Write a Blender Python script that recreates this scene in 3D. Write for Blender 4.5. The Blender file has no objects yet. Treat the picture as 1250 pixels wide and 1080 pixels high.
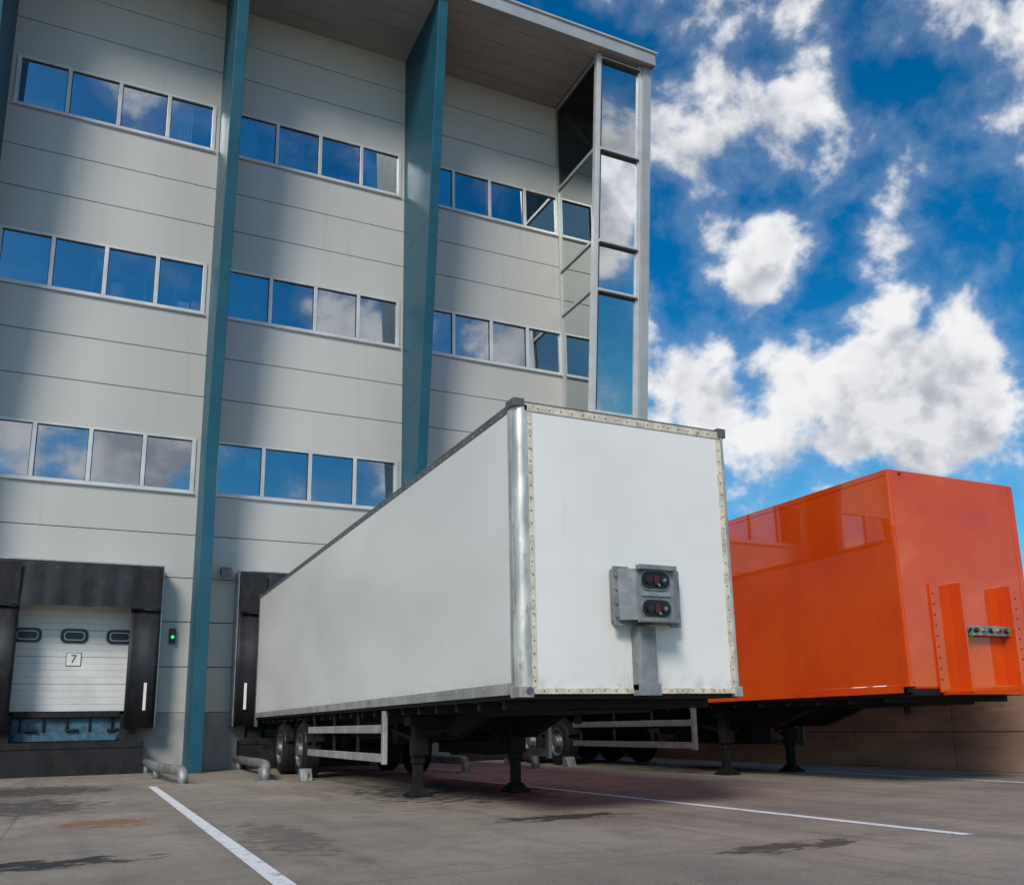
import bpy, bmesh, math, random
from mathutils import Vector, Matrix
random.seed(7)
R=math.radians
scene=bpy.context.scene
scene.view_settings.view_transform='Standard'
try: scene.view_settings.look='None'
except Exception: pass
scene.view_settings.exposure=0

# ------------------------------------------------------------------ materials
def newmat(name):
    m=bpy.data.materials.new(name);m.use_nodes=True
    nt=m.node_tree;b=nt.nodes['Principled BSDF'];return m,nt,b
def noise(nt,vec,scale,detail=4,rough=.55,dist=0):
    n=nt.nodes.new('ShaderNodeTexNoise');n.inputs['Scale'].default_value=scale;n.inputs['Detail'].default_value=detail
    n.inputs['Roughness'].default_value=rough;n.inputs['Distortion'].default_value=dist
    if vec is not None: nt.links.new(vec,n.inputs['Vector'])
    return n.outputs['Fac']
def mapr(nt,val,a,b,c=0,d=1,smooth=True):
    n=nt.nodes.new('ShaderNodeMapRange');n.interpolation_type='SMOOTHSTEP' if smooth else 'LINEAR'
    nt.links.new(val,n.inputs[0])
    for i,x in zip((1,2,3,4),(a,b,c,d)): n.inputs[i].default_value=x
    return n.outputs[0]
def mix(nt,fac,a,b,mode='MIX'):
    n=nt.nodes.new('ShaderNodeMix');n.data_type='RGBA';n.blend_type=mode
    for sock,v in ((n.inputs[0],fac),(n.inputs[6],a),(n.inputs[7],b)):
        if isinstance(v,(int,float)): sock.default_value=v
        elif isinstance(v,tuple): sock.default_value=(*v,1) if len(v)==3 else v
        else: nt.links.new(v,sock)
    return n.outputs[2]
def math_(nt,op,a,b=None,clamp=False):
    n=nt.nodes.new('ShaderNodeMath');n.operation=op;n.use_clamp=clamp
    for i,v in enumerate((a,b)):
        if v is None: continue
        if isinstance(v,(int,float)): n.inputs[i].default_value=v
        else: nt.links.new(v,n.inputs[i])
    return n.outputs[0]
def wpos(nt,scale=(1,1,1)):
    g=nt.nodes.new('ShaderNodeNewGeometry');mp=nt.nodes.new('ShaderNodeMapping')
    mp.inputs['Scale'].default_value=scale;nt.links.new(g.outputs['Position'],mp.inputs['Vector']);return mp.outputs[0]
def bump(nt,b,h,strength=.2,dist=.01):
    n=nt.nodes.new('ShaderNodeBump');n.inputs['Strength'].default_value=strength;n.inputs['Distance'].default_value=dist
    nt.links.new(h,n.inputs['Height']);nt.links.new(n.outputs[0],b.inputs['Normal'])
def simple(name,col,rough=.5,metal=0,var=.15,scale=3,dirt=None,dirtamt=.5,coat=0,stretch=(1,1,1),bmp=0,coatr=.05,spec=None):
    m,nt,b=newmat(name)
    v=wpos(nt,stretch)
    n1=noise(nt,v,scale,3,.6)
    lo=tuple(c*(1-var) for c in col);hi=tuple(min(1,c*(1+var)) for c in col)
    c=mix(nt,mapr(nt,n1,.3,.7),lo,hi)
    if dirt:
        n2=noise(nt,v,scale*2.3,4,.7)
        c=mix(nt,mapr(nt,n2,.52,.75,0,dirtamt),c,dirt)
    nt.links.new(c,b.inputs['Base Color'])
    b.inputs['Metallic'].default_value=metal
    nt.links.new(mapr(nt,n1,.2,.8,max(.02,rough-.07),min(1,rough+.07),False),b.inputs['Roughness'])
    if coat: b.inputs['Coat Weight'].default_value=coat;b.inputs['Coat Roughness'].default_value=coatr
    if spec is not None: b.inputs['Specular IOR Level'].default_value=spec
    if bmp: bump(nt,b,noise(nt,v,scale*12,2,.6),bmp)
    return m

M={}
def mat_cladding():
    m,nt,b=newmat('cladding_panel')
    n=noise(nt,wpos(nt,(.35,.35,.12)),1.0,2,.5)
    c=mix(nt,mapr(nt,n,.3,.7),(.49,.475,.445),(.56,.545,.515))
    st=noise(nt,wpos(nt,(3,3,.15)),2.0,4,.6)          # rain streaks
    c=mix(nt,mapr(nt,st,.55,.8,0,.22),c,(.32,.30,.27))
    nt.links.new(c,b.inputs['Base Color'])
    b.inputs['Metallic'].default_value=.12
    nt.links.new(mapr(nt,n,.3,.7,.38,.50,False),b.inputs['Roughness'])
    return m
M['clad']=mat_cladding()
M['joint']=simple('panel_joint',(.05,.05,.05),.8)
M['teal']=simple('teal_paint',(.010,.088,.135),.5,.0,.12,.8,(.025,.07,.085),.25,spec=.3)
M['frame']=simple('aluminium_frame',(.62,.62,.61),.38,.3,.08,2)
M['fascia']=simple('fascia_metal',(.42,.43,.43),.4,.3,.08,1)
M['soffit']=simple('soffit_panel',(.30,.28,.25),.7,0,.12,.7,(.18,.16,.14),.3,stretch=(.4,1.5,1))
M['concrete']=simple('concrete_plinth',(.36,.35,.34),.85,0,.2,1.2,(.17,.16,.15),.6,bmp=.25)
M['brownconc']=simple('retaining_concrete',(.30,.185,.135),.88,0,.3,.9,(.11,.07,.055),.75,bmp=.5,stretch=(1,.5,1.6))
M['rubber']=simple('black_rubber',(.012,.012,.014),.65,0,.5,2.5,(.05,.047,.043),.5,stretch=(1,1,.5),bmp=.15,spec=.3)
M['curtain']=simple('shelter_curtain',(.014,.015,.020),.55,0,.4,1.6,(.05,.05,.055),.5,bmp=.2,spec=.35)
M['tyre']=simple('tyre_rubber',(.012,.011,.011),.8,0,.3,6,(.04,.036,.032),.5,bmp=.1,spec=.25)
M['black']=simple('black_chassis_steel',(.010,.009,.009),.6,.1,.35,4,(.03,.022,.018),.5,spec=.3)
M['rim']=simple('rim_steel',(.16,.16,.16),.5,.5,.3,6,(.05,.04,.035),.7)
M['galv']=simple('galvanised_steel',(.42,.43,.43),.42,.7,.2,5,(.22,.2,.17),.5)
M['pipe']=simple('guide_pipe_steel',(.30,.305,.30),.55,.5,.25,4,(.14,.10,.07),.7)
M['guard']=simple('side_guard_aluminium',(.42,.41,.39),.5,.4,.2,3,(.2,.18,.15),.5)
M['greypaint']=simple('grey_box_paint',(.20,.215,.225),.42,.1,.2,6,(.07,.06,.05),.4)
M['guarddark']=simple('dark_guard_paint',(.12,.12,.12),.5,.1,.2,6,(.05,.045,.04),.4)
M['alu']=simple('aluminium_post',(.62,.58,.53),.38,.6,.22,3,(.33,.23,.14),.8,stretch=(3,3,.8))
M['darkrail']=simple('roof_rail',(.13,.13,.13),.45,.4,.2,3,(.2,.18,.15),.4)
M['yellowtrim']=simple('weathered_trim',(.68,.61,.49),.45,.15,.2,4,(.30,.14,.05),.9,stretch=(2,2,2))
M['rust']=simple('rusty_screw',(.20,.15,.11),.6,.3,.3,9)
M['doorw']=simple('door_white',(.66,.66,.65),.45,0,.06,1.5,(.46,.44,.41),.3)
M['signw']=simple('sign_white',(.75,.75,.74),.5,0,.03)
M['ink']=simple('sign_black',(.01,.01,.01),.6)
M['blue']=simple('dock_leveller_blue',(.04,.12,.19),.65,.1,.5,3.5,(.13,.065,.035),.95)
M['inter']=simple('interior_wall',(.22,.23,.25),.9,0,.1)
M['dint']=simple('tower_interior',(.10,.11,.11),.9,0,.1)
M['rack']=simple('rack_blue',(.05,.16,.34),.5,0,.1)
M['box']=simple('carton',(.50,.30,.14),.8,0,.3,2)
M['blind']=simple('blind_fabric',(.34,.40,.46),.9,0,.12,1,stretch=(12,1,.2))
M['chrome']=simple('socket_metal',(.4,.38,.36),.3,.9,.2,12)
M['redl']=simple('red_connector',(.20,.02,.015),.35)
M['dred']=simple('dark_red_cover',(.07,.012,.010),.35)
M['grn']=simple('green_connector',(.02,.22,.05),.35)
M['blk']=simple('black_plastic',(.012,.012,.013),.35)

def mat_white(front=False):
    m,nt,b=newmat('white_grp_panel'+('_front' if front else ''))
    v=wpos(nt)
    n=noise(nt,wpos(nt,(.5,.25,.5)),1.2,3,.55)
    base=(.72,.705,.685) if front else (.70,.675,.64)
    base2=(.79,.775,.76) if front else (.77,.75,.72)
    c=mix(nt,mapr(nt,n,.3,.7),base,base2)
    st=noise(nt,wpos(nt,(5,2,.35)),1.6,4,.65)
    c=mix(nt,mapr(nt,st,.58,.84,0,.16 if front else .22),c,(.46,.42,.36))
    sp=nt.nodes.new('ShaderNodeSeparateXYZ');nt.links.new(v,sp.inputs[0])
    low=mapr(nt,sp.outputs[2],1.15,1.42,1,0)
    d=noise(nt,v,6,4,.75)
    c=mix(nt,math_(nt,'MULTIPLY',low,mapr(nt,d,.45,.7,0,.5)),c,(.36,.28,.20))
    if front:
        sc=noise(nt,wpos(nt,(9,1,2.5)),3,3,.6)
        zz=math_(nt,'MULTIPLY',mapr(nt,sp.outputs[2],1.1,1.9,1,0),mapr(nt,sp.outputs[0],4.5,4.85,0,1))
        zz=math_(nt,'MULTIPLY',zz,mapr(nt,sp.outputs[0],5.05,5.4,1,0))
        c=mix(nt,math_(nt,'MULTIPLY',zz,mapr(nt,sc,.45,.7,0,.5)),c,(.40,.33,.26))
    nt.links.new(c,b.inputs['Base Color'])
    nt.links.new(mapr(nt,n,.2,.8,.28,.45,False),b.inputs['Roughness'])
    b.inputs['Coat Weight'].default_value=.25;b.inputs['Coat Roughness'].default_value=.22
    bump(nt,b,noise(nt,wpos(nt,(1,.4,1)),2.2,1,.5),.08,.02)
    return m
M['white']=mat_white();M['whitef']=mat_white(True)
def mat_orange():
    m,nt,b=newmat('orange_gloss_paint')
    v=wpos(nt)
    n=noise(nt,v,.9,3,.55)
    c=mix(nt,mapr(nt,n,.3,.7),(.58,.050,.0008),(.68,.074,.001))
    d=noise(nt,wpos(nt,(4,1.5,.4)),2,4,.65)
    c=mix(nt,mapr(nt,d,.6,.85,0,.35),c,(.25,.022,.003))
    nt.links.new(c,b.inputs['Base Color']);b.inputs['Roughness'].default_value=.6
    b.inputs['Specular IOR Level'].default_value=.0
    b.inputs['Coat Weight'].default_value=1;b.inputs['Coat Roughness'].default_value=.02;b.inputs['Coat IOR'].default_value=1.72
    bump(nt,b,noise(nt,wpos(nt,(.9,.5,.9)),1.6,1,.5),.14,.03)
    return m
M['orange']=mat_orange()
def mat_glass(name,fac,tint,gc=(.80,.90,1)):
    m=bpy.data.materials.new(name);m.use_nodes=True;nt=m.node_tree;nt.nodes.clear()
    o=nt.nodes.new('ShaderNodeOutputMaterial');mx=nt.nodes.new('ShaderNodeMixShader')
    t=nt.nodes.new('ShaderNodeBsdfTransparent');t.inputs[0].default_value=(*tint,1)
    g=nt.nodes.new('ShaderNodeBsdfGlossy');g.inputs['Roughness'].default_value=.01;g.inputs[0].default_value=(*gc,1)
    lw=nt.nodes.new('ShaderNodeLayerWeight');lw.inputs[0].default_value=.35
    f=mapr(nt,lw.outputs['Fresnel'],0,1,fac,1,False)
    nt.links.new(f,mx.inputs[0]);nt.links.new(t.outputs[0],mx.inputs[1]);nt.links.new(g.outputs[0],mx.inputs[2])
    nt.links.new(mx.outputs[0],o.inputs[0]);return m
M['glass']=mat_glass('window_glass',.40,(.52,.60,.66),(.88,.94,1))
M['glass2']=mat_glass('tower_glass',.52,(.60,.70,.74),(.95,.97,1))
M['glass3']=mat_glass('tower_side_glass',.04,(.40,.48,.48),(.36,.41,.41))
def mat_emit(name,col,s):
    m,nt,b=newmat(name);b.inputs['Base Color'].default_value=(*col,1);b.inputs['Emission Color'].default_value=(*col,1);b.inputs['Emission Strength'].default_value=s;return m
M['greenlamp']=mat_emit('green_signal_lens',(.03,.9,.35),.8)

def mat_ground():
    m,nt,b=newmat('concrete_yard')
    v=wpos(nt)
    n=noise(nt,v,.35,4,.6);n2=noise(nt,v,2.2,4,.7)
    c=mix(nt,mapr(nt,n,.35,.65),(.215,.172,.134),(.345,.285,.225))
    c=mix(nt,mapr(nt,n2,.45,.72,0,.65),c,(.145,.116,.094))
    st=noise(nt,wpos(nt,(1.3,.12,1)),1.5,3,.6)
    c=mix(nt,mapr(nt,st,.48,.66,0,.5),c,(.135,.112,.093))
    blot=noise(nt,wpos(nt,(.8,.45,1)),1.1,4,.7)
    c=mix(nt,mapr(nt,blot,.56,.70,0,.6),c,(.095,.078,.065))
    rus=noise(nt,wpos(nt,(1.1,.8,1)),.9,4,.7)
    c=mix(nt,mapr(nt,rus,.60,.74,0,.35),c,(.24,.115,.055))
    fine=noise(nt,v,45,3,.75)
    c=mix(nt,mapr(nt,fine,.35,.7,0,.35),c,(.42,.37,.31))
    c=mix(nt,mapr(nt,fine,.30,.48,.45,0),c,(.08,.07,.06))
    sp=nt.nodes.new('ShaderNodeSeparateXYZ');nt.links.new(v,sp.inputs[0])
    for ax,per,off in ((0,5.153,.55),(1,6.2,.8)):
        q=math_(nt,'PINGPONG',math_(nt,'ADD',sp.outputs[ax],off),per/2)
        c=mix(nt,mapr(nt,math_(nt,'ADD',q,math_(nt,'MULTIPLY',n2,.012)),.006,.026,.45,0),c,(.06,.05,.045))
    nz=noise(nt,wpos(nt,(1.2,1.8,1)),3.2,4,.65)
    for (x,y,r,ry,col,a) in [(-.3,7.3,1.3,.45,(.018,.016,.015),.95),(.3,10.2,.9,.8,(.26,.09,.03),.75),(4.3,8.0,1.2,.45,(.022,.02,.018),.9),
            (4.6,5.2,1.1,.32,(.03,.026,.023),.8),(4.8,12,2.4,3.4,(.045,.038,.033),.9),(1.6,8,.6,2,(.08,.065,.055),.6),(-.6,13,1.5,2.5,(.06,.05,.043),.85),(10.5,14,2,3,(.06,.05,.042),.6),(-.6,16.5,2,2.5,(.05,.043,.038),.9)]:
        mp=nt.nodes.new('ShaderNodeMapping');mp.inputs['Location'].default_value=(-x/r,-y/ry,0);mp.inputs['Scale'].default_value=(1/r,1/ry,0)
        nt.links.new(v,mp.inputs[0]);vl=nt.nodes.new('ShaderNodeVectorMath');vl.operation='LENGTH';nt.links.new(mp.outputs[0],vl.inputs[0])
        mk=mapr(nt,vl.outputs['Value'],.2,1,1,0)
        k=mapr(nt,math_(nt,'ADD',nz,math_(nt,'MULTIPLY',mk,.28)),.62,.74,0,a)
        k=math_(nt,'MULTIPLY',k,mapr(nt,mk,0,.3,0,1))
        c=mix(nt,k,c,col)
    nt.links.new(c,b.inputs['Base Color'])
    nt.links.new(mapr(nt,n2,.3,.7,.55,.82,False),b.inputs['Roughness'])
    bump(nt,b,fine,.35,.01)
    return m
M['ground']=mat_ground()
def mat_line():
    m,nt,b=newmat('line_paint');v=wpos(nt)
    n=noise(nt,v,9,4,.75)
    c=mix(nt,mapr(nt,n,.5,.72,0,.8),(.80,.80,.80),(.26,.23,.2))
    nt.links.new(c,b.inputs['Base Color']);b.inputs['Roughness'].default_value=.7;return m
M['line']=mat_line()

# ------------------------------------------------------------------ mesh builder
class MB:
    def __init__(s): s.bm=bmesh.new();s.mats=[]
    def mi(s,k):
        if k not in s.mats: s.mats.append(k)
        return s.mats.index(k)
    def verts(s,vs,faces,k,smooth=False):
        i=s.mi(k);bv=[s.bm.verts.new(v) for v in vs]
        for f in faces:
            try:
                fc=s.bm.faces.new([bv[j] for j in f]);fc.material_index=i;fc.smooth=smooth
            except ValueError: pass
    def box(s,x0,x1,y0,y1,z0,z1,k):
        s.verts([(x,y,z) for x in(x0,x1) for y in(y0,y1) for z in(z0,z1)],[(0,1,3,2),(4,6,7,5),(0,4,5,1),(2,3,7,6),(0,2,6,4),(1,5,7,3)],k)
    def prism(s,pts,axis,a,b,k,smooth=False):
        n=len(pts)
        def mk(p,t):
            return (t,p[0],p[1]) if axis==0 else ((p[0],t,p[1]) if axis==1 else (p[0],p[1],t))
        vs=[mk(p,a) for p in pts]+[mk(p,b) for p in pts]
        i=s.mi(k);bv=[s.bm.verts.new(v) for v in vs]
        for f in [list(range(n)),list(range(2*n-1,n-1,-1))]:
            fc=s.bm.faces.new([bv[j] for j in f]);fc.material_index=i
        for j in range(n):
            fc=s.bm.faces.new([bv[j],bv[j+n],bv[(j+1)%n+n],bv[(j+1)%n]]);fc.material_index=i;fc.smooth=smooth
    def cyl(s,p0,p1,r,k,n=16,r2=None,smooth=True):
        p0=Vector(p0);p1=Vector(p1);d=(p1-p0).normalized();r2=r if r2 is None else r2
        u=d.orthogonal().normalized();w=d.cross(u);i=s.mi(k)
        A=[s.bm.verts.new(p0+(u*math.cos(t)+w*math.sin(t))*r) for t in [2*math.pi*j/n for j in range(n)]]
        B=[s.bm.verts.new(p1+(u*math.cos(t)+w*math.sin(t))*r2) for t in [2*math.pi*j/n for j in range(n)]]
        for j in range(n):
            f=s.bm.faces.new([A[j],A[(j+1)%n],B[(j+1)%n],B[j]]);f.material_index=i;f.smooth=smooth
        for q in (A[::-1],B):
            f=s.bm.faces.new(q);f.material_index=i
    def bar(s,p0,p1,w,h,k):
        p0=Vector(p0);p1=Vector(p1);d=(p1-p0).normalized()
        up=Vector((0,0,1)) if abs(d.z)<.95 else Vector((0,1,0))
        u=d.cross(up).normalized();v=u.cross(d).normalized()
        vs=[p+u*a*w/2+v*b*h/2 for p in(p0,p1) for a,b in((-1,-1),(1,-1),(1,1),(-1,1))]
        s.verts(vs,[(0,1,2,3),(7,6,5,4),(0,4,5,1),(1,5,6,2),(2,6,7,3),(3,7,4,0)],k)
    def tube(s,pts,r,k,n=14):
        pts=[Vector(p) for p in pts];i=s.mi(k);rings=[];u=None
        for j,p in enumerate(pts):
            d=(pts[min(j+1,len(pts)-1)]-pts[max(j-1,0)]).normalized()
            if u is None: u=d.orthogonal().normalized()
            u=(u-d*u.dot(d)).normalized();w=d.cross(u)
            rings.append([s.bm.verts.new(p+(u*math.cos(t)+w*math.sin(t))*r) for t in [2*math.pi*q/n for q in range(n)]])
        for a,b in zip(rings,rings[1:]):
            for q in range(n):
                f=s.bm.faces.new([a[q],a[(q+1)%n],b[(q+1)%n],b[q]]);f.material_index=i;f.smooth=True
        for q in (rings[0][::-1],rings[-1]):
            f=s.bm.faces.new(q);f.material_index=i
    def lathe(s,prof,c,k,n=40,flip=1):
        i=s.mi(k);c=Vector(c);rings=[]
        for (x,r) in prof:
            rings.append([s.bm.verts.new(c+Vector((x*flip,r*math.cos(t),r*math.sin(t)))) for t in [2*math.pi*q/n for q in range(n)]])
        for a,b in zip(rings,rings[1:]):
            for q in range(n):
                f=s.bm.faces.new([a[q],a[(q+1)%n],b[(q+1)%n],b[q]]);f.material_index=i;f.smooth=True
    def obj(s,name,parent=None,bevel=0):
        bmesh.ops.recalc_face_normals(s.bm,faces=s.bm.faces)
        me=bpy.data.meshes.new(name);s.bm.to_mesh(me);s.bm.free()
        for k in s.mats: me.materials.append(M[k])
        o=bpy.data.objects.new(name,me);scene.collection.objects.link(o)
        if parent: o.parent=parent
        if bevel:
            b=o.modifiers.new('bevel','BEVEL');b.width=bevel;b.segments=2;b.limit_method='ANGLE';b.angle_limit=R(50);b.harden_normals=False
        return o
def empty(name):
    e=bpy.data.objects.new(name,None);scene.collection.objects.link(e);return e

# ------------------------------------------------------------------ ground
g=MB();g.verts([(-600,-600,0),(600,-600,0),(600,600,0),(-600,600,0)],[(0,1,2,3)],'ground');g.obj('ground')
def pline(x0,y0,x1,y1,w=.12):
    m=MB();m.verts([(x0-w/2,y0,.004),(x0+w/2,y0,.004),(x1+w/2,y1,.004),(x1-w/2,y1,.004)],[(0,1,2,3)],'line');m.obj('road_marking')
pline(1.13,4.9,1.13,16.4);pline(6.12,4.95,5.86,15.8);pline(11.4,4.9,11.4,18.2);pline(-4.1,4.9,-4.1,16.4)

# ------------------------------------------------------------------ warehouse building
B=empty('warehouse_building')
W=22.4;S=5.153
fins=[-13.19,-8.03,-2.88,2.275,7.43]
rows=[(6.53,7.91),(11.21,12.60),(15.87,17.22)]
ZS=20.44
bays=[(fins[i],fins[i+1]) for i in range(4)]+[(7.43,12.50)]
clad=MB();jt=MB();fr=MB();gl=MB();bl=MB();it=MB()
def panel(x0,x1,z0,z1):
    g=.009
    clad.box(x0,x1,W,W+.10,z0+g,z1-g,'clad')
doorc=[c-.30+.02 for c in (-5.153*2,-5.153,0,5.153,10.5)]
courses=[1.30+i*1.046 for i in range(6)]
for bi,(a,b) in enumerate(bays):
    cx=doorc[bi]
    dx0,dx1=cx-1.14,cx+1.14
    for z0,z1 in zip(courses,courses[1:]):
        if z0<3.7:
            panel(a,dx0,z0,z1);panel(dx1,b,z0,z1)
            if z1>3.75: clad.box(dx0,dx1,W+.002,W+.098,3.75,z1-.009,'clad')
        else: panel(a,b,z0,z1)
    for (zb,zt) in ((7.91,11.21),(12.60,15.87),(17.22,ZS)):
        n=3
        for i in range(n): panel(a,b,zb+(zt-zb)*i/n,zb+(zt-zb)*(i+1)/n)
    for (zb,zt) in ((7.95,11.17),(12.64,15.83),(17.26,ZS),(3.8,6.5)): jt.box(a,b,W+.03,W+.16,zb,zt,'joint')
    wa=a+.20 if bi!=2 else a+.25; wb=b-.24 if bi<4 else b-.12
    for ri,(zb,zt) in enumerate(rows):
        clad.box(a,wa,W+.001,W+.1,zb-.008,zt+.008,'clad');clad.box(wb,b,W+.001,W+.1,zb-.008,zt+.008,'clad')
        t=.06
        fr.box(wa,wb,W-.03,W+.1,zb,zb+t,'frame');fr.box(wa,wb,W-.03,W+.1,zt-t,zt,'frame')
        fr.box(wa-.02,wb+.02,W-.07,W-.031,zb-.045,zb-.005,'frame')
        for i in range(5):
            x=wa+(wb-wa)*i/4;h=.045
            x=min(max(x,wa+h),wb-h)
            fr.box(x-h,x+h,W-.034,W+.096,zb+t,zt-t,'frame')
        for i in range(4):
            x0=wa+(wb-wa)*i/4+.04;x1=wa+(wb-wa)*(i+1)/4-.04
            for (gx0,gx1,gz0,gz1) in ((x0+.005,x0+.022,zb+t,zt-t),(x1-.022,x1-.005,zb+t,zt-t),(x0+.023,x1-.023,zb+t,zb+t+.016),(x0+.023,x1-.023,zt-t-.016,zt-t)):
                fr.box(gx0,gx1,W+.015,W+.028,gz0,gz1,'joint')
            dy=random.uniform(-.006,.006);dz=random.uniform(-.006,.006)
            gl.verts([(x0,W+.04+dy,zb+t),(x1,W+.04-dy,zb+t),(x1,W+.04-dy+dz,zt-t),(x0,W+.04+dy+dz,zt-t)],[(0,1,2,3)],'glass')
            if (ri==2 and i==3) or (ri==1 and bi==3 and i==3) or (ri==2 and bi==3 and i==0) or (ri==0 and bi in(2,) and i==0):
                w=(x1-x0)*random.uniform(.35,.95);nn=14
                for q in range(nn):
                    xa=x0+w*q/nn;xb=x0+w*(q+1)/nn;ya=W+.22+.03*(q%2);yb=W+.22+.03*((q+1)%2)
                    bl.verts([(xa,ya,zb),(xb,yb,zb),(xb,yb,zt),(xa,ya,zt)],[(0,1,2,3)],'blind')
for zf in (5.6,10.3,15.0,ZS): it.box(-13,12.3,W+.17,W+4,zf-.25,zf-.02,'inter')
it.box(-13,12.3,W+4,W+4.1,.1,ZS,'inter')
for ri,z in enumerate((5.6,10.3,15.0)):
    for x in [-12+1.9*i for i in range(13)]:
        if random.random()<(.45 if ri!=1 else .05): continue
        y=W+.5+random.choice((0,.0,.8))
        for xx in (x,x+1.2):
            for yy in (y,y+.6): it.box(xx,xx+.06,yy,yy+.06,z,z+3.1,'rack')
        for k in range(4):
            zz=z+.5+.62*k; it.box(x,x+1.26,y-.01,y+.67,zz,zz+.07,'rack')
            for q in range(3):
                if random.random()<.7: it.box(x+.1+.36*q,x+.4+.36*q,y+.1,y+.55,zz+.072,zz+.07+random.uniform(.2,.45),random.choice(('box','doorw','box')))
clad.obj('wall_cladding',B,.006);jt.obj('wall_core',B);fr.obj('window_frames',B,.004);gl.obj('window_panes',B);bl.obj('blinds',B);it.obj('interior',B)

pl=MB()
for bi,(a,b) in enumerate(bays):
    cx=doorc[bi];pl.box(a,cx-1.3,W-.03,W+.4,0,1.30,'concrete');pl.box(cx+1.3,b,W-.03,W+.4,0,1.30,'concrete')
pl.box(12.5,13.9,W-.03,W+.4,0,1.3,'concrete')
pl.obj('plinth',B,.01)
fn=MB()
for i,x in enumerate(fins):
    prof=[(W+.05,0),(20.90,0),(21.18,6.9),(19.50,ZS-.002),(W+.05,ZS-.002)]
    fn.prism(prof,0,x-.135,x+.135,'teal')
fn.obj('fins',B,.012)
sj=MB()
for x in fins:
    for z in (4.6,9.3,14.0,18.4):
        yf=20.90+(.28*z/6.9) if z<6.9 else 21.18-1.68*(z-6.9)/(ZS-6.9)
        sj.box(x-.138,x+.138,yf-.004,W-.01,z,z+.010,'joint')
sj.obj('fin_joints',B)
rf=MB()
rf.box(-14,14.22,19.40,40,ZS+.02,ZS+.10,'fascia')
rf.box(-14,14.24,19.36,19.40,ZS-.06,ZS+.38,'fascia')
rf.box(14.22,14.26,19.40,40,ZS-.06,ZS+.38,'fascia')
rf.box(-14,14.30,19.30,19.359,ZS+.33,ZS+.38,'frame')
rf.box(-14,14.2,19.42,40,ZS+.12,ZS+.34,'joint')
rf.obj('roof',B,.01)
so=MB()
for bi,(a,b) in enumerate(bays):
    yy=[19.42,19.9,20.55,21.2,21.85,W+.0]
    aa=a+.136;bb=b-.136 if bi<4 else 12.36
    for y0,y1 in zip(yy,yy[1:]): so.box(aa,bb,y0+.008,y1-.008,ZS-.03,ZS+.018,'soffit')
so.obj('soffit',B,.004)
ms=MB()
ms.box(-14,-13.2,W+.1,40,0,ZS,'clad');ms.box(13.95,14.2,21.5,40,0,ZS+.01,'clad');ms.box(-13.2,13.95,39.7,40,0,ZS,'clad')
ms.obj('outer_walls',B)
def yf(z): return 20.95-.105*(z-7.9)
tw=MB();tg=MB()
divs=[1.3,4.4,7.9,9.55,13.15,14.62,17.45,20.30]
tw.prism([(yf(0)-.06,0),(yf(ZS)-.06,ZS-.002),(W+3,ZS-.002),(W+3,0)],0,13.93,14.22,'fascia')
tw.box(12.37,14.0,W-.2,W+.3,0,1.30,'concrete')
def lean(x0,x1,z0,z1,dep,k,off=0):
    tw.prism([(yf(z0)+off,z0),(yf(z1)+off,z1),(yf(z1)+off+dep,z1),(yf(z0)+off+dep,z0)],0,x0,x1,k)
lean(12.34,12.50,1.3,ZS-.03,.16,'frame');lean(13.80,13.925,1.3,ZS-.03,.14,'frame')
lean(12.50,12.56,1.3,ZS-.03,.10,'joint',.03)
for i,z in enumerate(divs):
    lean(12.502,13.798,z-.05,z+.05,.12,'frame',.012)
    lean(12.52,13.84,z-.10,z-.052,.2,'joint',-.05)
    tw.box(12.35,12.45,yf(z)+.17,W-.02,z-.05,z+.05,'fascia')
for z0,z1 in zip(divs,divs[1:]):
    tg.verts([(12.56,yf(z0+.05)+.07,z0+.05),(13.80,yf(z0+.05)+.07,z0+.05),(13.80,yf(z1-.05)+.07,z1-.05),(12.56,yf(z1-.05)+.07,z1-.05)],[(0,1,2,3)],'glass2')
    tg.verts([(12.40,yf(z0)+.165,z0+.05),(12.40,W-.02,z0+.05),(12.40,W-.02,z1-.05),(12.40,yf(z1)+.165,z1-.05)],[(0,1,2,3)],'glass3')
    tw.bar((12.62,yf(z0)+.4,z0+.1),(12.62,W-.1,z1-.1),.08,.08,'fascia')
tw.box(12.34,12.46,W-.08,W+.02,1.3,ZS-.03,'fascia')
for z in divs[1:-1]: tw.box(12.6,13.9,yf(z)+.6,W+.48,z-.28,z-.12,'dint')
tw.box(12.5,13.93,W+.5,W+.65,1.3,ZS-.02,'dint')
tw.box(13.85,13.925,yf(2)+.3,W+.5,1.3,ZS-.03,'dint')
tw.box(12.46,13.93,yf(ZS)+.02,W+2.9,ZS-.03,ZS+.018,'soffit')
tw.obj('corner_tower_frame',B,.005);tg.obj('corner_tower_glass',B)

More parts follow.
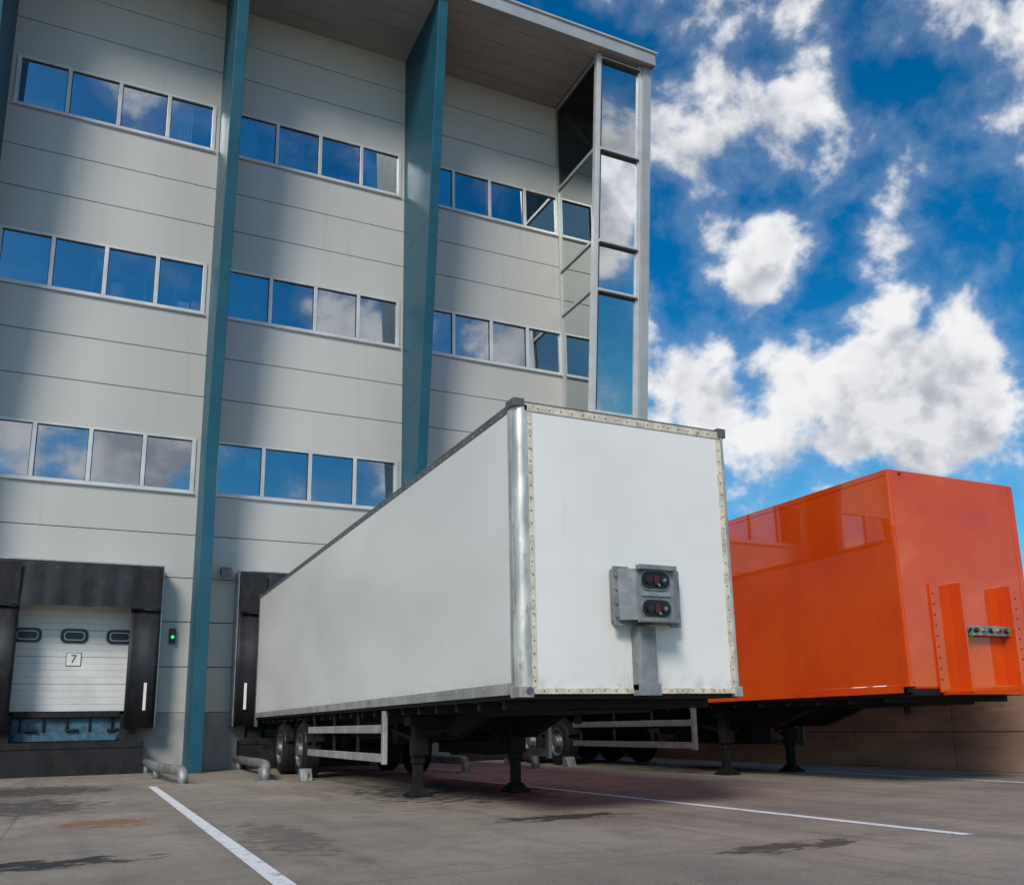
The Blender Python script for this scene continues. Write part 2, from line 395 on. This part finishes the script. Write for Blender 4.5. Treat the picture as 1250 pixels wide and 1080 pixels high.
def rrect(cx,cz,w,h,r,n=5):
    out=[]
    for sx,sz,a0 in ((1,1,0),(-1,1,90),(-1,-1,180),(1,-1,270)):
        for i in range(n+1):
            a=R(a0+90*i/n);out.append((cx+sx*(w/2-r)+r*math.cos(a),cz+sz*(h/2-r)+r*math.sin(a)))
    return out
for bi,cx in enumerate(doorc):
    yF=21.80;xo=1.75;xi=1.10
    sh=MB()
    for sx in (-1,1):
        a,b=sorted((cx+sx*xo,cx+sx*(xo-.02)));sh.box(a,b,yF+.03,W-.031,.97,4.58,'galv')
        a,b=sorted((cx+sx*(xo-.025),cx+sx*xi))
        n=8;pts=[]
        for q in range(n+1):
            x=a+(b-a)*q/n;pts.append((x,yF+.018*math.sin(q/n*math.pi*2.0)))
        loop=pts+[(p[0],p[1]+.015) for p in pts[::-1]]
        sh.prism(loop,2,.97,3.72,'curtain',True)
        sh.box(a+.05,b-.05,yF+.12,W-.03,.98,3.7,'rubber')
        m0=cx+sx*(xo-.25);sh.box(m0-.03,m0+.03,yF-.035,yF-.02,1.35,1.95,'signw')
        bx=cx+sx*1.22;sh.box(bx-.16,bx+.16,W-.45,W-.03,.66,1.28,'rubber')
    sh.box(cx-xo,cx+xo,yF+.02,W-.001,4.58,4.61,'galv')
    n=24;vs=[];fs=[]
    for q in range(n+1):
        x=cx-xo+.025+(2*xo-.05)*q/n
        edge=abs(x-cx)>1.08
        zb=3.60 if not edge else 3.56
        yy=yF-.03+.022*math.sin(q*1.9)+.01*random.random()
        vs+= [(x,yF+.01,4.58),(x,yy-.01,4.1),(x,yy-.045,zb+.012*math.sin(q*1.3))]
    for q in range(n):
        for h in range(2): fs.append((q*3+h,q*3+3+h,q*3+4+h,q*3+1+h))
    sh.verts(vs,fs,'curtain',True)
    for sx in (-1,1):
        x0=cx+sx*1.42; sh.box(x0-.3,x0+.3,yF-.085,yF-.078,3.60,4.50,'rubber')
    sh.obj('dock_shelter',B,.0)
    dr=MB()
    x0,x1=cx-1.14,cx+1.14;yD=W+.14
    nz=4;hh=(3.75-1.36)/nz
    for i in range(nz):
        z0=1.36+hh*i
        for r in range(4):
            za=z0+hh*r/4;zb=z0+hh*(r+1)/4
            dr.box(x0,x1,yD+(.0 if r<3 else .001),yD+.05,za+.002,zb-(.002 if r<3 else .008),'doorw')
        dr.box(x0,x1,yD+.012,yD+.04,z0,z0+hh-.001,'joint')
    for sx in (-1,1):
        a,b=sorted((cx+sx*1.14,cx+sx*1.30));dr.box(a,b,W-.02,W+.2,1.3,3.9,'rubber')
    for ox in (-.93,0,.93):
        dr.prism(rrect(cx+ox,3.02,.56,.32,.12),1,yD-.03,yD-.001,'blk')
        dr.prism(rrect(cx+ox,3.02,.42,.20,.07),1,yD-.034,yD-.0305,'galv')
        dr.prism(rrect(cx+ox,3.02,.38,.16,.06),1,yD-.037,yD-.0345,'blk')
    dr.prism(rrect(cx+.02,2.50,.31,.30,.02),1,yD-.012,yD-.001,'ink');dr.prism(rrect(cx+.02,2.50,.285,.275,.015),1,yD-.015,yD-.0125,'signw')
    dr.obj('dock_door',B,.0)
    cu=bpy.data.curves.new('dock_number','FONT');cu.body=str(5+bi);cu.size=.25;cu.extrude=.002;cu.align_x='CENTER';cu.align_y='CENTER';cu.materials.append(M['ink'])
    o=bpy.data.objects.new('dock_number',cu);scene.collection.objects.link(o);o.location=(cx+.02,yD-.018,2.50);o.rotation_euler=(R(90),0,0);o.parent=B
    lv=MB()
    lv.box(cx-1.05,cx+1.05,W-.08,W+.5,1.22,1.34,'rubber')
    lv.box(cx-1.12,cx+1.12,W+.05,W+.12,.66,1.21,'blue')
    lv.box(cx-1.0,cx+1.0,W-.13,W-.081,.72,.90,'blue')
    for q in range(3): lv.cyl((cx-.8+.8*q,W-.16,.94),(cx-.55+.8*q,W-.16,.94),.035,'black')
    for q in range(5): lv.box(cx-.92+.45*q,cx-.88+.45*q,W+.0,W+.05,.92,1.20,'black')
    lv.box(cx-1.55,cx+1.55,W-.50,W-.031,.0,.64,'rubber')
    lv.box(cx-1.55,cx+1.55,W-.52,W-.48,.56,.70,'rubber')
    lv.obj('dock_leveller',B,.01)
sg=MB()
for cx in (1.76,1.76+S-.03):
    sg.box(cx-.07,cx+.07,W-.12,W-.002,2.88,3.22,'blk');sg.cyl((cx,W-.16,3.02),(cx,W-.118,3.02),.06,'blk');
    sg.cyl((cx,W-.17,3.02),(cx,W-.155,3.02),.04,'greenlamp');sg.cyl((cx,W-.15,3.14),(cx,W-.118,3.14),.045,'redl')
sg.box(2.80,2.9,W-.25,W-.002,4.62,4.68,'galv');sg.bar((2.85,W-.2,4.65),(2.85,W-.5,4.52),.26,.14,'greypaint')
sg.obj('dock_signal_lights',B,.008)

# ------------------------------------------------------------------ retaining wall
rw=MB()
xw=13.25
y=-20
while y<21.7:
    y1=min(y+2.2,21.8)
    rw.box(xw+random.uniform(-.006,.006),xw+.3,y+.008,y1-.008,0,.62,'brownconc');rw.box(xw+random.uniform(-.006,.006),xw+.3,y+.008,y1-.008,.632,1.27,'brownconc')
    y+=2.2
rw.box(xw+.02,xw+.28,-20,21.8,.0,1.26,'joint')
rw.box(xw-.03,xw+.33,-20,21.8,1.271,1.33,'brownconc')
rw.obj('retaining_wall',None,.012)

# ------------------------------------------------------------------ trailers
def wheel(m,cx,cy,cz,side,r=.50,w=.33):
    f=side
    prof=[(-w/2,r*.60),(-w/2-.005,r*.72),(-w/2+.005,r*.90),(-w/2+.035,r*.975),(-w/2+.06,r),(w/2-.06,r),(w/2-.035,r*.975),(w/2,r*.88),(w/2,r*.60)]
    m.lathe(prof,(cx,cy,cz),'tyre',48,-f)
    for gx in (-.08,0,.08): m.lathe([(gx-.008,r+.001),(gx+.008,r+.001)],(cx,cy,cz),'blk',48,-f)
    m.lathe([(-w/2,r*.60),(-w/2-.008,r*.575),(-w/2+.02,r*.55),(-w/2+.09,r*.52),(-w/2+.12,r*.40),(-w/2+.08,r*.30),(-w/2+.01,r*.27),(-w/2-.03,r*.24),(-w/2-.05,r*.20),(-w/2-.05,.001)],(cx,cy,cz),'rim',48,-f)
    for q in range(10):
        a=2*math.pi*q/10;yy=cy+r*.34*math.cos(a);zz=cz+r*.34*math.sin(a)
        x0=cx+f*(w/2-.10);x1=cx+f*(w/2-.05);m.cyl((x0,yy,zz),(x1,yy,zz),.016,'rim',8)
def leg(m,x,y,foot=.0):
    m.box(x-.075,x+.075,y-.075,y+.075,.42,1.13,'black')
    m.box(x-.058,x+.058,y-.058,y+.058,.10,.42,'black')
    m.verts([(x-.07,y-.08,.12),(x+.07,y-.08,.12),(x+.07,y+.08,.12),(x-.07,y+.08,.12),(x-.13,y-.15,.03),(x+.13,y-.15,.03),(x+.13,y+.15,.03),(x-.13,y+.15,.03)],
        [(0,1,2,3),(7,6,5,4),(0,4,5,1),(1,5,6,2),(2,6,7,3),(3,7,4,0)],'black')
    m.box(x-.15,x+.15,y-.17,y+.17,0.0,.03,'black')
    m.box(x-.11,x+.11,y-.12,y+.02,.52,.74,'black')
def trailer(P,X0,Y0,Yr,top,zb,kind,yleg,rail,ywheels):
    wd=2.55 if kind=='w' else 2.5;X1=X0+wd;cx=(X0+X1)/2
    c=MB()
    for sx in (-.52,.52):
        x=cx+sx
        prof=[(Y0+.5,zb-.04),(Y0+.5,zb-.16),(Y0+2.6,zb-.18),(Y0+3.4,zb-.42),(Yr-.3,zb-.42),(Yr-.3,zb-.04)]
        c.prism(prof,0,x-.012,x+.012,'black')
        c.box(x-.07,x+.07,Y0+.5,Yr-.3,zb-.055,zb-.041,'black')
        c.bar((x,Y0+3.4,zb-.43),(x,Yr-.3,zb-.43),.14,.018,'black')
        c.bar((x,Y0+2.6,zb-.19),(x,Y0+3.4,zb-.43),.14,.018,'black')
    y=Y0+.5
    while y<Yr-.3:
        c.box(X0+.06,X1-.06,y-.025,y+.025,zb-.13,zb-.042,'black');y+=.62
    c.box(cx-.5,cx+.5,Y0+.5,Y0+2.1,zb-.17,zb-.135,'black');c.cyl((cx,Y0+1.2,zb-.28),(cx,Y0+1.2,zb-.16),.045,'black')
    lx=(X0+.37,X0+.37+1.40)
    for x in lx: leg(c,x,yleg)
    c.bar((lx[0],yleg,.86),(lx[1],yleg,.86),.05,.05,'black')
    c.bar((lx[0],yleg+.02,.55),(lx[0]+.45,yleg+.02,.84),.04,.04,'black');c.bar((lx[1],yleg+.02,.55),(lx[1]-.45,yleg+.02,.84),.04,.04,'black')
    c.bar((lx[0],yleg,.70),(lx[0],yleg+1.1,zb-.3),.05,.05,'black');c.bar((lx[1],yleg,.70),(lx[1],yleg+1.1,zb-.3),.05,.05,'black')
    c.box(lx[0]-.15,lx[1]+.15,yleg-.12,yleg+.12,zb-.26,zb-.14,'black')
    c.cyl((cx-.7,yleg+1.6,.78),(cx+.7,yleg+1.6,.78),.14,'black',20);c.cyl((cx-.7,yleg+2.1,.78),(cx+.7,yleg+2.1,.78),.14,'black',20)
    c.box(X1-.55,X1-.1,yleg+1.2,yleg+3.6,.45,.95,'black')
    for yw in ywheels:
        c.cyl((X0+.25,yw,.50),(X1-.25,yw,.50),.07,'black')
        wheel(c,X0+.22,yw,.50,-1);wheel(c,X1-.22,yw,.50,1)
        for sx in (-.52,.52):
            c.prism([(yw-.65,zb-.43),(yw-.55,zb-.43),(yw-.48,.52),(yw-.62,.52)],0,cx+sx-.06,cx+sx+.06,'black')
            c.bar((cx+sx,yw-.55,.56),(cx+sx,yw+.35,.40),.09,.06,'black');c.cyl((cx+sx,yw+.3,.43),(cx+sx,yw+.3,.72),.12,'black')
        for x in (X0+.05,X1-.40):
            pts=[(yw+.58*math.cos(R(a)),.50+.58*math.sin(R(a))) for a in range(15,166,10)]
            inn=[(yw+.565*math.cos(R(a)),.50+.565*math.sin(R(a))) for a in range(165,14,-10)]
            c.prism(pts+inn,0,x,x+.35,'blk')
        c.box(X0+.38,X1-.38,yw-.25,yw+.25,.60,zb-.2,'black')
    c.box(X0+.15,X1-.15,Yr-.35,Yr-.25,.45,.58,'black')
    c.obj('chassis',P,.006)
    s=MB();y0,y1=rail
    mt='guard' if kind=='w' else 'guarddark'
    for x in (X0+.03,X1-.06):
        for z in (.86,.48): s.box(x,x+.03,y0,y1,z-.055,z+.055,mt)
        s.box(x-.01,x+.05,y0-.04,y0+.06,.40,zb-.06,mt);
        for q in range(1,4):
            yy=y0+(y1-y0)*q/3.2;s.box(x+.03,x+.07,yy-.03,yy+.03,.44,zb-.05,'black')
    s.obj('side_guard',P,.006)
    return cx,X1
T1=empty('semi_trailer');X0,Y0,Yr,top,zb=3.605,7.532,21.75,4.0,1.155
cx,X1=trailer(T1,X0,Y0,Yr,top,zb,'w',11.4,(11.82,16.3),(17.1,18.95))
b=MB()
b.box(X0,X0+.05,Y0+.14,Yr-.1,zb+.09,top-.07,'white');b.box(X1-.05,X1,Y0+.14,Yr-.1,zb+.09,top-.07,'white')
b.box(X0+.17,X1-.10,Y0,Y0+.05,zb+.04,top-.06,'whitef')
b.box(X0+.05,X1-.05,Y0+.05,Yr-.1,top-.05,top-.01,'white')
b.box(X0+.02,X1-.02,Y0+.03,Yr-.05,zb-.04,zb+.03,'black')
b.obj('box_body',T1,.004)
f=MB()
def post(xa,xb,sgn,r):
    if sgn<0:
        return [(xb,Y0-.012),(xa+r,Y0-.012)]+[(xa+r-r*math.sin(R(a)),Y0-.012+r-r*math.cos(R(a))) for a in range(10,90,10)]+[(xa-.006,Y0-.012+r),(xa-.006,Y0+.16),(xb,Y0+.16)]
    return [(xa,Y0+.16),(xb+.006,Y0+.16),(xb+.006,Y0-.012+r)]+[(xb-r+r*math.cos(R(a)),Y0-.012+r-r*math.sin(R(a))) for a in range(10,90,10)]+[(xb-r,Y0-.012),(xa,Y0-.012)]
f.prism(post(X0,X0+.13,-1,.10),2,zb+.02,top-.03,'alu',False)
f.prism(post(X1-.05,X1,1,.04),2,zb+.02,top-.03,'alu',False)
f.obj('corner_posts',T1)
f=MB()
f.box(X0+.131,X0+.185,Y0-.008,Y0-.001,zb+.06,top-.095,'yellowtrim');f.box(X1-.12,X1-.051,Y0-.008,Y0-.001,zb+.06,top-.095,'yellowtrim')
f.box(X0+.10,X1-.06,Y0-.012,Y0+.1,top-.090,top-.012,'yellowtrim');f.box(X0+.10,X1-.08,Y0-.012,Y0+.1,zb+.0,zb+.055,'yellowtrim')
f.box(X0-.004,X0+.03,Y0+.155,Yr,top-.085,top+.005,'darkrail');f.box(X1-.03,X1+.004,Y0+.155,Yr,top-.085,top+.005,'darkrail')
f.box(X0+.0,X1-.0,Y0+.0,Y0+.15,top-.011,top+.010,'darkrail')
f.box(X0-.006,X0+.03,Y0+.155,Yr,zb+.0,zb+.11,'guard');f.box(X1-.03,X1+.006,Y0+.155,Yr,zb,zb+.11,'guard')
f.box(X0-.012,X0+.05,Yr-.12,Yr,zb-.2,top+.02,'darkrail');f.box(X1-.05,X1+.012,Yr-.12,Yr,zb-.2,top+.02,'darkrail')
f.box(X0-.02,X0+.10,Y0-.02,Y0+.17,top-.05,top+.03,'darkrail');f.box(X1-.09,X1+.02,Y0-.02,Y0+.17,top-.07,top+.03,'darkrail')
f.box(X0-.012,X0+.14,Y0-.025,Y0+.17,zb-.03,zb+.07,'alu');f.box(X1-.09,X1+.012,Y0-.025,Y0+.17,zb-.03,zb+.07,'alu')
f.cyl((X0+.09,Y0-.05,zb+.03),(X0+.09,Y0-.02,zb+.03),.035,'darkrail')
f.obj('frame_rails',T1,.006)
rv=MB()
z=zb+.12
while z<top-.1:
    for x in (X0+.158,X1-.085): rv.cyl((x,Y0-.012,z),(x,Y0-.006,z),.0085,'rust',8)
    z+=.125
x=X0+.25
while x<X1-.15:
    for z in (top-.055,zb+.03): rv.cyl((x,Y0-.016,z),(x,Y0-.008,z),.0085,'rust',8)
    x+=.13
y=Y0+.3
while y<Yr-.2:
    for z in (zb+.075,top-.06): rv.cyl((X0-.012,y,z),(X0-.003,y,z),.010,'galv',6)
    y+=.25
rv.obj('rivets',T1)
L=MB();xa,xb,za,zc=4.60,5.33,1.83,2.375;yf0=Y0-.001
L.box(xa+.02,xb-.02,yf0-.10,yf0,za,zc,'greypaint')
L.prism([(xa,yf0-.02),(xa+.02,yf0-.16),(xa+.17,yf0-.24),(xb-.12,yf0-.24),(xb-.02,yf0-.16),(xb,yf0-.02),(xb-.06,yf0-.02),(xb-.08,yf0-.13),(xb-.15,yf0-.19),(xa+.20,yf0-.19),(xa+.08,yf0-.13),(xa+.06,yf0-.02)],2,za+.02,zc-.02,'greypaint')
L.box(xa-.02,xa+.16,yf0-.13,yf0-.11,za-.03,zc+.01,'greypaint');L.box(xb-.10,xb+.03,yf0-.13,yf0-.11,za-.03,zc+.0,'greypaint')
L.box(xa+.17,xb-.12,yf0-.31,yf0-.242,zc-.035,zc+.012,'greypaint');L.box(xa+.17,xb-.12,yf0-.33,yf0-.242,za-.005,za+.03,'greypaint')
mx=(xa+.20+xb-.15)/2
for zz in (2.245,1.965):
    L.prism(rrect(mx,zz,.36,.20,.095),1,yf0-.252,yf0-.2405,'chrome')
    L.prism(rrect(mx,zz,.33,.17,.08),1,yf0-.262,yf0-.241,'blk')
    for ox,k in ((-.085,'dred'),(.085,'chrome')):
        L.cyl((mx+ox,yf0-.285,zz),(mx+ox,yf0-.262,zz),.045,'blk',20);L.cyl((mx+ox,yf0-.292,zz),(mx+ox,yf0-.286,zz),.020,k,16)
    L.box(mx-.03,mx+.03,yf0-.285,yf0-.262,zz-.05,zz+.04,'dred')
    L.cyl((mx+.02,yf0-.29,zz-.05),(mx+.02,yf0-.262,zz-.05),.016,'chrome',10)
L.box(mx-.17,mx+.17,yf0-.256,yf0-.2405,2.085,2.125,'galv')
for zz in (1.90,2.03,2.17,2.30):
    L.prism(rrect(xa+.03,zz,.08,.05,.02),1,yf0-.15,yf0-.131,'greypaint')
for zz in (1.92,2.28): L.prism(rrect(xb-.05,zz,.07,.12,.03),1,yf0-.15,yf0-.131,'greypaint')
L.prism([(4.86-.0,yf0-.14),(5.04,yf0-.14),(5.06,yf0-.1),(5.06,yf0-.002),(4.84,yf0-.002),(4.84,yf0-.1)],2,zb+.03,za-.03,'greypaint')
L.box(4.84,5.07,yf0-.15,yf0-.001,zb-.02,zb+.09,'greypaint')
L.obj('coupling_box',T1,.008)

T2=empty('semi_trailer');OX,OY,OYr,ot,ob=9.446,8.229,21.75,4.14,1.205
OX1=OX+2.5
cx2,_=trailer(T2,OX,OY,OYr,ot,ob,'o',12.5,(12.9,17.2),(18.0,19.3,20.5))
b=MB()
b.box(OX,OX1,OY,OYr,ob+.02,ot,'orange')
b.obj('box_body',T2,.035)
b=MB()
b.box(OX-.008,OX+.05,OY+.05,OYr,ob-.02,ob+.085,'orange');b.box(OX-.006,OX+.04,OY+.06,OYr,ot-.09,ot-.01,'orange')
b.box(OX1-.05,OX1+.008,OY+.05,OYr,ob-.02,ob+.085,'orange')
b.box(OX+.03,OX1-.03,OY+.02,OYr-.05,ob-.05,ob+.019,'black')
b.box(OX+.02,OX+.07,OY-.008,OY+.001,ob+.1,ot-.05,'orange')
b.box(OX-.008,OX+.06,OY-.012,OY+.12,ob-.02,ob+.06,'black')
b.box(OX1-.13,OX1-.03,OY-.008,OY+.0,ob+.1,ot-.05,'orange')
z=ob+.2
while z<ot-.1:
    for x in (OX+.045,OX1-.08): b.cyl((x,OY-.014,z),(x,OY-.007,z),.008,'orange',8)
    z+=.16
xa,xb,xc,xd=9.95,10.36,11.30,11.66
for p,q,out in ((xa,xb,-1),(xc,xd,1)):
    b.box(p,q,OY-.03,OY-.001,ob-.02,2.62,'orange')
    e0,e1=(q-.04,q) if out<0 else (p,p+.04)
    b.box(e0,e1,OY-.20,OY-.031,ob-.02,2.62,'orange')
b.box(xb+.001,xc-.001,OY-.20,OY-.001,ob-.03,ob+.06,'orange')
b.box(xb-.35,xc+.3,OY-.21,OY-.002,ob-.05,ob-.031,'orange')
b.box(xb+.001,xc-.001,OY-.12,OY-.05,1.93,2.06,'galv')
for i,(k) in enumerate(('blk','redl','chrome','galv','redl','grn')):
    x=xb+.10+i*.15;z=1.995
    b.cyl((x,OY-.16,z),(x,OY-.12,z),.035,'blk' if i%2 else 'chrome',14);b.cyl((x,OY-.18,z),(x,OY-.161,z),.026,k,12)
b.cyl((xb+.12,OY-.16,1.93),(xb+.12,OY-.12,1.93),.03,'grn',12)
z=1.35
while z<2.6:
    for x in (xa+.04,xd-.04): b.cyl((x,OY-.040,z),(x,OY-.029,z),.010,'black',8)
    z+=.14
b.cyl((OX+.2,OY-.02,ot-.06),(OX+.2,OY+.0,ot-.06),.02,'redl',10)
b.obj('headboard_and_rails',T2,.006)

# ------------------------------------------------------------------ wheel guides, chocks
def guide(x,sgn,yf_=16.6):
    m=MB();z=.24
    pts=[(x+sgn*.28,yf_,0),(x+sgn*.28,yf_,.12),(x+sgn*.27,yf_+.05,.20),(x+sgn*.24,yf_+.15,z),(x+sgn*.1,yf_+1.0,z),(x,yf_+1.9,z),(x,W-.6,z)]
    m.tube(pts,.085,'pipe');m.box(x+sgn*.28-.15,x+sgn*.28+.15,yf_-.15,yf_+.15,0,.02,'pipe')
    for y in (yf_+2.0,W-1): m.cyl((x,y,0),(x,y,z),.06,'pipe');m.box(x-.14,x+.14,y-.14,y+.14,0,.02,'pipe')
    m.obj('wheel_guide_rail')
for c in (doorc[2],doorc[3]): guide(c-1.62,-1);guide(c+1.62,1)
guide(8.75,-1,17.0)
for (x,y) in ((3.62,16.3),(9.4,17.2)):
    m=MB();m.prism([(y-.10,0),(y+.22,0),(y+.15,.20),(y+.0,.20)],0,x-.1,x+.1,'pipe');m.box(x-.02,x+.02,y-.11,y-.05,.0,.16,'pipe');m.obj('wheel_chock',None,.008)

# ------------------------------------------------------------------ sky, sun
w=bpy.data.worlds.new('World');scene.world=w;w.use_nodes=True;nt=w.node_tree
try:
    w.cycles.sampling_method='MANUAL';w.cycles.sample_map_resolution=512
except Exception: pass
bg=nt.nodes['Background']
SUNAZ,SUNEL=219,38
sky=nt.nodes.new('ShaderNodeTexSky');sky.sky_type='NISHITA';sky.sun_disc=False;sky.sun_elevation=R(SUNEL);sky.sun_rotation=R(SUNAZ)
sky.air_density=1.0;sky.dust_density=.3;sky.ozone_density=2.0
hs=nt.nodes.new('ShaderNodeHueSaturation');hs.inputs['Saturation'].default_value=1.5;hs.inputs['Value'].default_value=1.12
nt.links.new(sky.outputs[0],hs.inputs['Color'])
tint=mix(nt,1.0,hs.outputs[0],(.70,1.04,1.0),'MULTIPLY')
tc=nt.nodes.new('ShaderNodeTexCoord');nv=nt.nodes.new('ShaderNodeVectorMath');nv.operation='NORMALIZE';nt.links.new(tc.outputs['Generated'],nv.inputs[0])
D=nv.outputs[0]
sep=nt.nodes.new('ShaderNodeSeparateXYZ');nt.links.new(D,sep.inputs[0])
def dirv(az,el): return (math.sin(R(az))*math.cos(R(el)),math.cos(R(az))*math.cos(R(el)),math.sin(R(el)))
def dens(off,det,sc=8.5):
    mp=nt.nodes.new('ShaderNodeMapping');mp.inputs['Scale'].default_value=(1,1,1.15);mp.inputs['Location'].default_value=(3.1+off[0],1.7+off[1],.4+off[2])
    nt.links.new(D,mp.inputs[0])
    return noise(nt,mp.outputs[0],sc,det,.55,.12)
blobs=[(41.6,34.6,.125,.19),(40.3,32.0,.085,.15),(43.2,28.5,.075,.16),(47,41,.20,.02),(57,35,.20,.055),(53.5,27.5,.10,.07),(38,39.5,.08,.05),
 (38,20.5,.12,.19),(43,21,.12,.17),(48,20.5,.13,.18),(54,18,.15,.19),(60,18,.18,.22),(45,17,.15,.12),(34,20,.14,.2),(50,16,.08,.10),
 (188,19,.14,.32),(178,16.5,.10,.28),(160,17.5,.10,.30),(153,22,.12,.28),(127,19,.09,.34),(133,10,.07,.3),(230,25,.3,.16),(143,38,.10,.2),(110,25,.12,.25)]
bias=None
for az,el,r,a in blobs:
    vd=nt.nodes.new('ShaderNodeVectorMath');vd.operation='DISTANCE';nt.links.new(D,vd.inputs[0]);vd.inputs[1].default_value=dirv(az,el)
    k=mapr(nt,vd.outputs['Value'],0,r*1.15,a,0)
    bias=k if bias is None else math_(nt,'MAXIMUM',bias,k)
band=mapr(nt,sep.outputs[2],.02,.20,.08,0)
bias=math_(nt,'ADD',bias,band)
d0=math_(nt,'ADD',dens((0,0,0),9),bias)
up=math_(nt,'ADD',dens((0,0,.045),3),bias)
bil=dens((.9,.3,.2),5,19)
mask=mapr(nt,d0,.585,.70,0,1)
shade=math_(nt,'MULTIPLY',mapr(nt,up,.60,.80,0,1),mapr(nt,bil,.36,.60,.25,1))
cloud=mix(nt,shade,(9.0,9.0,9.1),(4.3,4.6,5.3))
veil=mapr(nt,d0,.47,.66,0,.22)
out=mix(nt,veil,tint,(6.5,7.2,8.0))
out=mix(nt,mask,out,cloud)
nt.links.new(out,bg.inputs['Color']);bg.inputs['Strength'].default_value=.1

sd=bpy.data.lights.new('sun','SUN');sd.energy=2.8;sd.angle=R(18);sd.color=(1,.92,.82)
so_=bpy.data.objects.new('sun',sd);scene.collection.objects.link(so_)
so_.rotation_euler=Vector(dirv(SUNAZ,SUNEL)).to_track_quat('Z','Y').to_euler();so_.location=(-10,-20,30)

# ------------------------------------------------------------------ camera
f_,pcx,pcy,th,ps,ro,h=1092.948,637.432,647.507,R(12.236),R(25.943),R(1.097),.877
right=Vector((math.cos(ps),-math.sin(ps),0));fwd=Vector((math.sin(ps)*math.cos(th),math.cos(ps)*math.cos(th),math.sin(th)))
upv=Vector((-math.sin(ps)*math.sin(th),-math.cos(ps)*math.sin(th),math.cos(th)))
cr=math.cos(ro)*right-math.sin(ro)*upv;cu_=math.sin(ro)*right+math.cos(ro)*upv
cam=bpy.data.cameras.new('camera');co=bpy.data.objects.new('camera',cam);scene.collection.objects.link(co)
mt=Matrix.Identity(4)
for i in range(3): mt[i][0]=cr[i];mt[i][1]=cu_[i];mt[i][2]=-fwd[i]
mt[2][3]=h;co.matrix_world=mt
cam.sensor_fit='HORIZONTAL';cam.sensor_width=36;cam.lens=36*f_/1250
cam.shift_x=(625-pcx)/1250;cam.shift_y=(pcy-540)/1250
cam.clip_start=.05;cam.clip_end=2000
scene.camera=co
